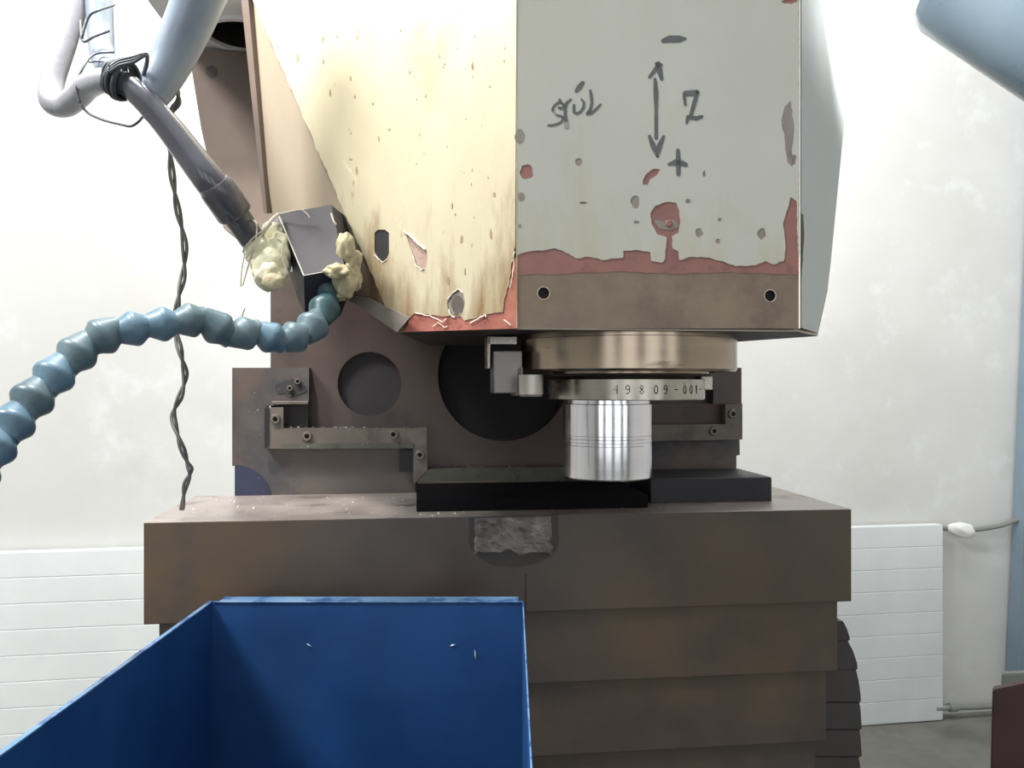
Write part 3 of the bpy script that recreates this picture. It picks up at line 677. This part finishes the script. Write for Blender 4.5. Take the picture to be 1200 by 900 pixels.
b = NB(); box(b, xr+.0004, xr+.0016, YF, BY+t_, zt-.0005, zt+.0012, LB); obj('rim', b, M['blue_edge'], tbn)
for sx in (xl+.03, xr-.03):
    for sy in (YF+.03, BY-.03):
        b = NB(); box(b, sx-.02, sx+.02, sy-.02, sy+.02, -CZ, ZB, LB); obj('foot', b, M['blue'], tbn)
for (x, y, a) in ((557, 767, 80), (531, 756, -15), (362, 756, 30)):
    p = EYE+ray(x, y)*(BY-.0012); d = Vector((math.cos(math.radians(a)), 0, -math.sin(math.radians(a))))*(.007 if x > 540 else .004)
    b = NB(); hull(b, [p-d, p+d, p+d*.2+Vector((d.z, 0, -d.x))*.2, p-d*.2-Vector((d.z, 0, -d.x))*.2, p+Vector((0, .0012, 0)), p+Vector((0, -.001, 0))])
    lab = {557: 'pale curled chip stuck to the inside of the blue bin, the longest', 531: 'short pale chip stuck inside the blue bin near its flange', 362: 'tiny pale speck stuck in the shaded part of the blue bin'}[x]
    tag(obj('metal_chip', b, M['swarf']), lab, 'metal chip', 'chips stuck inside the blue bin')

# ---------------------------------------------------------------- mounting block, sealant, coolant hose
tbk = empty('mounting_block', at(362, 325, 1.08), 'graphite-coloured block bolted to the head beside the yellow sealant', 'block')
fA, fB, fC = at(326, 251, 1.06), at(388, 240, 1.07), at(404, 314, 1.03)
fD = Plane(fA, (fB-fA).cross(fC-fA)).at(356, 323)
E_, F_ = at(388, 366, 1.10), at(357.5, 371, 1.07)
back = Vector((.02, .14, -.01))
bm_ = NB(); hull(bm_, [fA, fB, fC, fD, fA+back, fB+back*1.2, E_, F_, E_+back*.25, F_+back*.3]); bm_.normal_update()
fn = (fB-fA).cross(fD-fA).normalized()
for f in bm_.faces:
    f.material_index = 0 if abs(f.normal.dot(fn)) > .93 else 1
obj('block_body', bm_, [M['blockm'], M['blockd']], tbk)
b = NB(); tube(b, [fA, fD], .0009, 6); tube(b, [fD, fC+(fD-fC)*.35], .0006, 6); obj('worn_edge', b, M['peel'], tbk)
b = NB(); hull(b, [at(337, 317, 1.09), at(355, 323, 1.07), at(356.5, 371, 1.085), at(350, 345, 1.11), at(337, 317, 1.1), at(355, 323, 1.09)]); obj('side_bracket', b, M['filler'], tbk)
b = NB(); hull(b, [at(321, 257, 1.12), at(327, 252, 1.08), at(356, 322, 1.04), at(340, 322, 1.12), at(321, 300, 1.16), at(321, 257, 1.16)]); obj('side_face', b, M['ferrule'], tbk)
def blob(name, parts, m, label=None, cat=None, parent=None, fr=.25, fs=9):
    b = NB()
    for (x, y, d, rx, ry, rd) in parts:
        bb = NB(); bmesh.ops.create_icosphere(bb, subdivisions=4, radius=1); c = at(x, y, d)
        for v in bb.verts:
            q = v.co.copy(); r = 1+fr*noise.noise(q*1.6+Vector((x, y, 0)))+.08*noise.noise(q*fs*.6)
            v.co = c+Vector((q.x*rx/F*d*r, q.y*rd*r, q.z*ry/F*d*r))
        merge(b, bb)
    o = obj(name, b, M[m], parent, smooth=True, label=label)
    if cat: tag(o, label, cat)
    return o
sl = blob('sealant_lump', [(315, 312, 1.035, 21, 27, .024), (317, 322, 1.028, 19, 19, .022), (327, 295, 1.045, 14, 22, .02), (303, 292, 1.04, 17, 20, .018), (297, 280, 1.045, 12, 14, .016), (318, 274, 1.06, 14, 14, .012), (337, 300, 1.07, 6, 18, .012)], 'sealant', 'bulging yellowish sealant lump at the end of the black hose', 'sealant')
blob('sealant_end', [(320, 330, 1.008, 14, 10, .008)], 'sealant2', parent=sl, fr=.1)
blob('sealant_lump', [(405, 290, 1.045, 11, 18, .012), (412, 308, 1.055, 13, 17, .012), (405, 330, 1.045, 13, 20, .014), (394, 318, 1.02, 15, 9, .010), (414, 326, 1.055, 10, 16, .012), (400, 345, 1.05, 7, 8, .01)], 'sealant2', 'dirty tan sealant smeared between block and cream face', 'sealant', fr=.35)
fib = NB()
for pts, r in (([(294, 257, 1.02), (300, 261, 1.01), (301, 272, 1.01), (298, 290, 1.01), (293, 305, 1.02), (289, 318, 1.03), (284, 335, 1.03)], .0012),
               ([(326, 251, 1.05), (318, 258, 1.03), (311, 268, 1.02), (308, 276, 1.03)], .0022), ([(326, 251, 1.05), (340, 248, 1.045), (353, 246, 1.045), (360, 251, 1.045), (363, 255, 1.045)], .0009),
               ([(285, 286, 1.03), (286, 300, 1.03), (283, 318, 1.03), (282, 336, 1.03)], .0009), ([(336, 317, 1.02), (330, 300, 1.02), (331, 285, 1.03), (325, 280, 1.03)], .001), ([(388, 250, 1.05), (391, 259, 1.045), (394, 263, 1.045)], .0011),
               ([(284, 295, 1.03), (291, 285, 1.02), (300, 276, 1.02), (312, 268, 1.02)], .0012), ([(282, 375, .99), (285, 366, .99), (287, 361, .99)], .0010), ([(288, 303, 1.02), (296, 290, 1.01), (305, 277, 1.02), (318, 262, 1.03)], .0014)):
    tube(fib, spline([at(*p) for p in pts], 5), r, 6)
o = obj('string_fibre', fib, M['fibre'], sl); o['kind'] = 'stuff'

# blue segmented coolant hose
th2 = empty('coolant_hose', at(200, 400, .9), 'blue-green segmented coolant hose curving from the block across the wall', 'hose')
cen = [(384, 328, 1.06, 10), (386, 352, 1.045, 17), (374, 374, 1.02, 18), (358, 392, 1.0, 19), (331, 399, .985, 18), (301, 391, .97, 18), (270, 391, .95, 20), (238, 376, .93, 19), (206, 375, .915, 20), (173, 385, .90, 19), (138, 386, .885, 21), (105, 401, .87, 22), (77, 426, .85, 22), (51, 453, .83, 23), (26, 481, .81, 24), (4, 510, .79, 24), (-18, 540, .77, 24), (-36, 572, .75, 24), (-50, 606, .735, 24), (-60, 640, .72, 24), (-64, 676, .71, 20), (-64, 706, .70, 14)]
prof = [(-.62, .58), (-.52, .66), (-.10, .98), (-.05, 1.03), (.05, 1.06), (.14, 1.03), (.40, .74), (.46, .70), (.62, .66)]
for i in range(len(cen)-1):
    a, c = cen[i], cen[i+1]
    pa = at(*a[:3]); pn = at(*c[:3]); mid = pa.lerp(pn, .5)
    ax = (pa-pn).normalized(); zig = (.24 if i % 2 else -.24) if 2 < i < 10 else .14
    side = ax.cross(Vector((0, 1, 0))).normalized(); ax = (ax+side*zig).normalized()
    ln = (pa-pn).length; r = (a[3]+c[3])/2/F*(a[2]+c[2])/2
    if i == 0: r *= .98
    b = NB(); lathe(b, mid, [(0, -.60*ln)]+[(rr*r, h*ln*1.04) for h, rr in prof]+[(0, .62*ln)], -ax if i > 9 else ax, 28)
    m = 'teal_g' if i < 2 else ('teal_b' if i in (4, 8, 9, 12, 14) or i > 14 else 'teal')
    o = obj('segment', b, M[m], th2); soft(o, 28)

# ---------------------------------------------------------------- black hoses and wires
def hose(name, pts, m, label, seg=20, n=10, parent=None):
    P_ = [at(x, y, d) for x, y, d, r in pts]; sp = spline(P_, n)
    rr = []
    for i in range(len(pts)-1):
        for k in range(n): rr.append(((pts[i][3]*(1-k/n)+pts[i+1][3]*k/n))/F*(pts[i][2]*(1-k/n)+pts[i+1][2]*k/n))
    rr.append(pts[-1][3]/F*pts[-1][2])
    b = NB(); tube(b, sp, rr, seg)
    o = obj(name, b, M[m], parent, smooth=True)
    if parent is None: tag(o, label, 'hose')
    return o
h1 = hose('flexible_hose', [(128, 96, 1.0, 15), (148, 99, .995, 14), (170, 118, .99, 14.5), (195, 146, .99, 15.5), (220, 178, .99, 17), (243, 208, .99, 18.5), (262, 232, 1.0, 19)], 'hose', 'glossy black hose running down from the wire knot to the sealant lump')
b = NB()
p0, p1 = at(257, 224, .995), at(297, 282, 1.04); d = (p1-p0).normalized(); ln = (p1-p0).length
lathe(b, p0, [(0, -.012), (.019, -.012), (.0225, -.004), (.0228, ln*.43), (.0215, ln*.46), (.0172, ln*.47), (.0165, ln), (0, ln)], d, 32)
soft(obj('ferrule', b, M['ferrule'], h1, label='stepped dark metal ferrule'), 40)
hose('looped_hose', [(112, -420, 1.2, 13), (104, -180, 1.15, 13), (98, -60, 1.12, 13), (90, 0, 1.11, 13), (76, 50, 1.1, 13), (62, 95, 1.09, 13), (62, 118, 1.08, 15), (76, 123, 1.07, 14), (92, 112, 1.05, 14), (104, 100, 1.03, 14.5), (122, 94, 1.01, 14), (138, 95, 1.005, 13)], 'hose_haze_pale', 'hose paled with painted haze, bent in a loop against the wall')
hose('upper_hose', [(120, -420, 1.22, 15), (112, -180, 1.16, 15), (112, -60, 1.12, 15), (116, 0, 1.1, 15), (118, 40, 1.09, 14.5), (121, 66, 1.075, 14), (128, 85, 1.05, 13)], 'hose_haze', 'hose paled with painted haze, coming down between looped hose and thick conduit')
hose('thick_conduit', [(262, -80, 1.02, 30), (240, -20, 1.03, 29), (222, 25, 1.04, 27), (203, 65, 1.045, 25), (186, 97, 1.04, 22), (176, 114, 1.035, 19)], 'hose_haze', 'thick conduit paled with painted haze, slanting down behind the glossy hose', 24)
# wire knot around the hose
tw = NB()
c = at(141, 93, .995)
for k in range(9):
    ax = (at(160, 106, .99)-at(128, 88, 1.0)).normalized()
    ax = (ax+Vector((0, .1*math.sin(k*2.1), .15*math.cos(k*1.7)))).normalized(); x, y = frame_of(ax); pts = []
    for j in range(25):
        an = j/24*2*math.pi; rr = .0165+.0012*(k%5)+.0012*math.sin(3*an+k)
        pts.append(c+ax*(-.012+k*.0028)+x*math.cos(an)*rr+y*math.sin(an)*rr*1.15)
    tube(tw, pts, .0021, 8)
for off in (0, 3, -3):
    tube(tw, spline([at(128, 82+off, .97), at(140, 74+off, .97), at(156, 70+off, .97), at(171, 64+off*.3, .975), at(172, 74+off, 1.0), at(168, 88, 1.02)], 5), .0021, 8)
knot = tag(obj('wire_knot', tw, M['wired'], smooth=True), 'knot of dark wire wound round the black hose', 'wire')
tw = NB()
tube(tw, spline([at(94, 122, 1.02), at(104, 133, 1.02), at(122, 141, 1.01), at(142, 146, 1.0), at(153, 148, 1.0), at(162, 143, 1.0), at(168, 136, 1.02)], 6), .0016, 8)
tube(tw, spline([at(96, 45, 1.05), at(104, 20, 1.05), at(116, 12, 1.05), at(134, 6, 1.08)], 6), .0016, 8)
tube(tw, spline([at(94, 24, 1.06), at(97, 48, 1.05), at(110, 43, 1.05), at(128, 36, 1.06)], 6), .0018, 8)
tube(tw, spline([at(94, 122, 1.02), at(90, 102, 1.02), at(97, 80, 1.02), at(110, 64, 1.04), at(134, 61, 1.05)], 6), .0016, 8)
tube(tw, spline([at(104, 73, 1.04), at(118, 72, 1.04), at(130, 75, 1.04)], 6), .0012, 8)
obj('loose_strand', tw, M['wired'], knot, smooth=True)
# twisted pair hanging to the cover
path = [(205, 98, 1.06), (209, 118, 1.06), (200, 135, 1.07), (199, 175, 1.08), (203, 215, 1.09), (209, 250, 1.1), (216, 285, 1.11), (215, 320, 1.12), (209, 350, 1.12), (206, 385, 1.13), (212, 415, 1.13), (217, 440, 1.14), (211, 465, 1.14), (203, 487, 1.15), (210, 515, 1.15), (219, 540, 1.16), (223, 553, 1.165), (217, 570, 1.175), (213, 598.5, 1.19)]
sp = spline([at(*p) for p in path], 8)
tp = empty('twisted_wire', sp[-1], 'grey twisted pair of wires hanging down the wall onto the cover corner', 'wire')
for s in (0, 1):
    b = NB(); pts = []
    for i, p in enumerate(sp):
        an = i*.33+s*math.pi; amp = .0027*(1 if 3 < i < len(sp)-6 else .6)
        pts.append(p+Vector((math.cos(an)*amp, math.sin(an)*amp, 0)))
    pts[-1].z = sp[-1].z+.002; tube(b, pts, .0024, 7); obj('strand', b, M['wire'], tp, smooth=True)

# ---------------------------------------------------------------- lamp at the upper edge
tl = empty('machine_lamp', at(1180, -10, 1.08), 'blue-grey tubular machine lamp reaching in beside the head', 'lamp')
p0, p1 = at(1118, -28, 1.10), at(1330, 105, 1.0); d = (p1-p0).normalized(); ln = (p1-p0).length
b = NB(); lathe(b, p0, [(.064, 0), (.069, 0), (.0745, .015), (.075, ln*.92), (.062, ln), (0, ln)], d, 48); soft(obj('lamp_shell', b, M['lamp'], tl), 40)
b = NB(); lathe(b, p0, [(0, .010), (.065, .010)], d, 32); obj('lamp_lens', b, em, tl)
ld = bpy.data.lights.new('lamp_beam', 'SPOT'); ld.energy = 110; ld.spot_size = math.radians(130); ld.spot_blend = 1; ld.shadow_soft_size = .08
lo = bpy.data.objects.new('lamp_beam', ld); COL.objects.link(lo); lo.location = p0-d*.02
lo.rotation_euler = (WP(3.4).at(1040, -60)-lo.location).to_track_quat('-Z', 'Y').to_euler()

# ---------------------------------------------------------------- swarf
def flakes(b, p, s, n=Vector((0, 0, 1))):
    q = [p+Vector((R.uniform(-s, s), R.uniform(-s, s), R.uniform(0, s*.5))) for _ in range(3)]+[p+Vector((0, 0, s*.6))]
    vs = [b.verts.new(v) for v in q]
    for f in ((0, 1, 2), (0, 1, 3), (1, 2, 3), (2, 0, 3)): b.faces.new([vs[i] for i in f])
b = NB()
for k in range(420):
    u = R.uniform(u0+.03, u1-.05); v = R.uniform(1.215, 1.45)
    if u > .05 and R.random() < .6: continue
    flakes(b, L(u, v, COVER_Z+.0003), R.choice([.0007, .001, .0013, .0018, .003]))
for k in range(40): flakes(b, L(R.uniform(-.09, .02)+.1, R.uniform(1.205, 1.24), COVER_Z+.0003), R.uniform(.001, .0035))
tag(obj('swarf', b, M['swarf']), 'tiny bright metal chips scattered over the cover top', 'metal chips', kind='stuff')
b = NB()
for k in range(70):
    x = R.choice([R.uniform(335, 485), R.uniform(380, 430), R.uniform(505, 655)]); y = 502 if x < 490 else 549
    P_ = MP(1.45-R.uniform(0, .0)).at(x, y); flakes(b, P_+EV*R.uniform(.003, .03)+EZ*.0008, R.uniform(.0008, .0028))
for (x, y) in ((353, 524), (361, 524), (425, 521), (430, 520), (355, 441), (353, 446), (302, 481), (299, 484), (291, 483), (326, 457), (339, 464), (332, 467), (305, 509), (298, 461), (282, 544), (308, 577), (303, 560), (440, 522)):
    flakes(b, MP(1.448).at(x, y), R.uniform(.0012, .0024))
tag(obj('swarf', b, M['swarf']), 'bright chips caught on the wiper strips and saddle face', 'metal chips', kind='stuff')
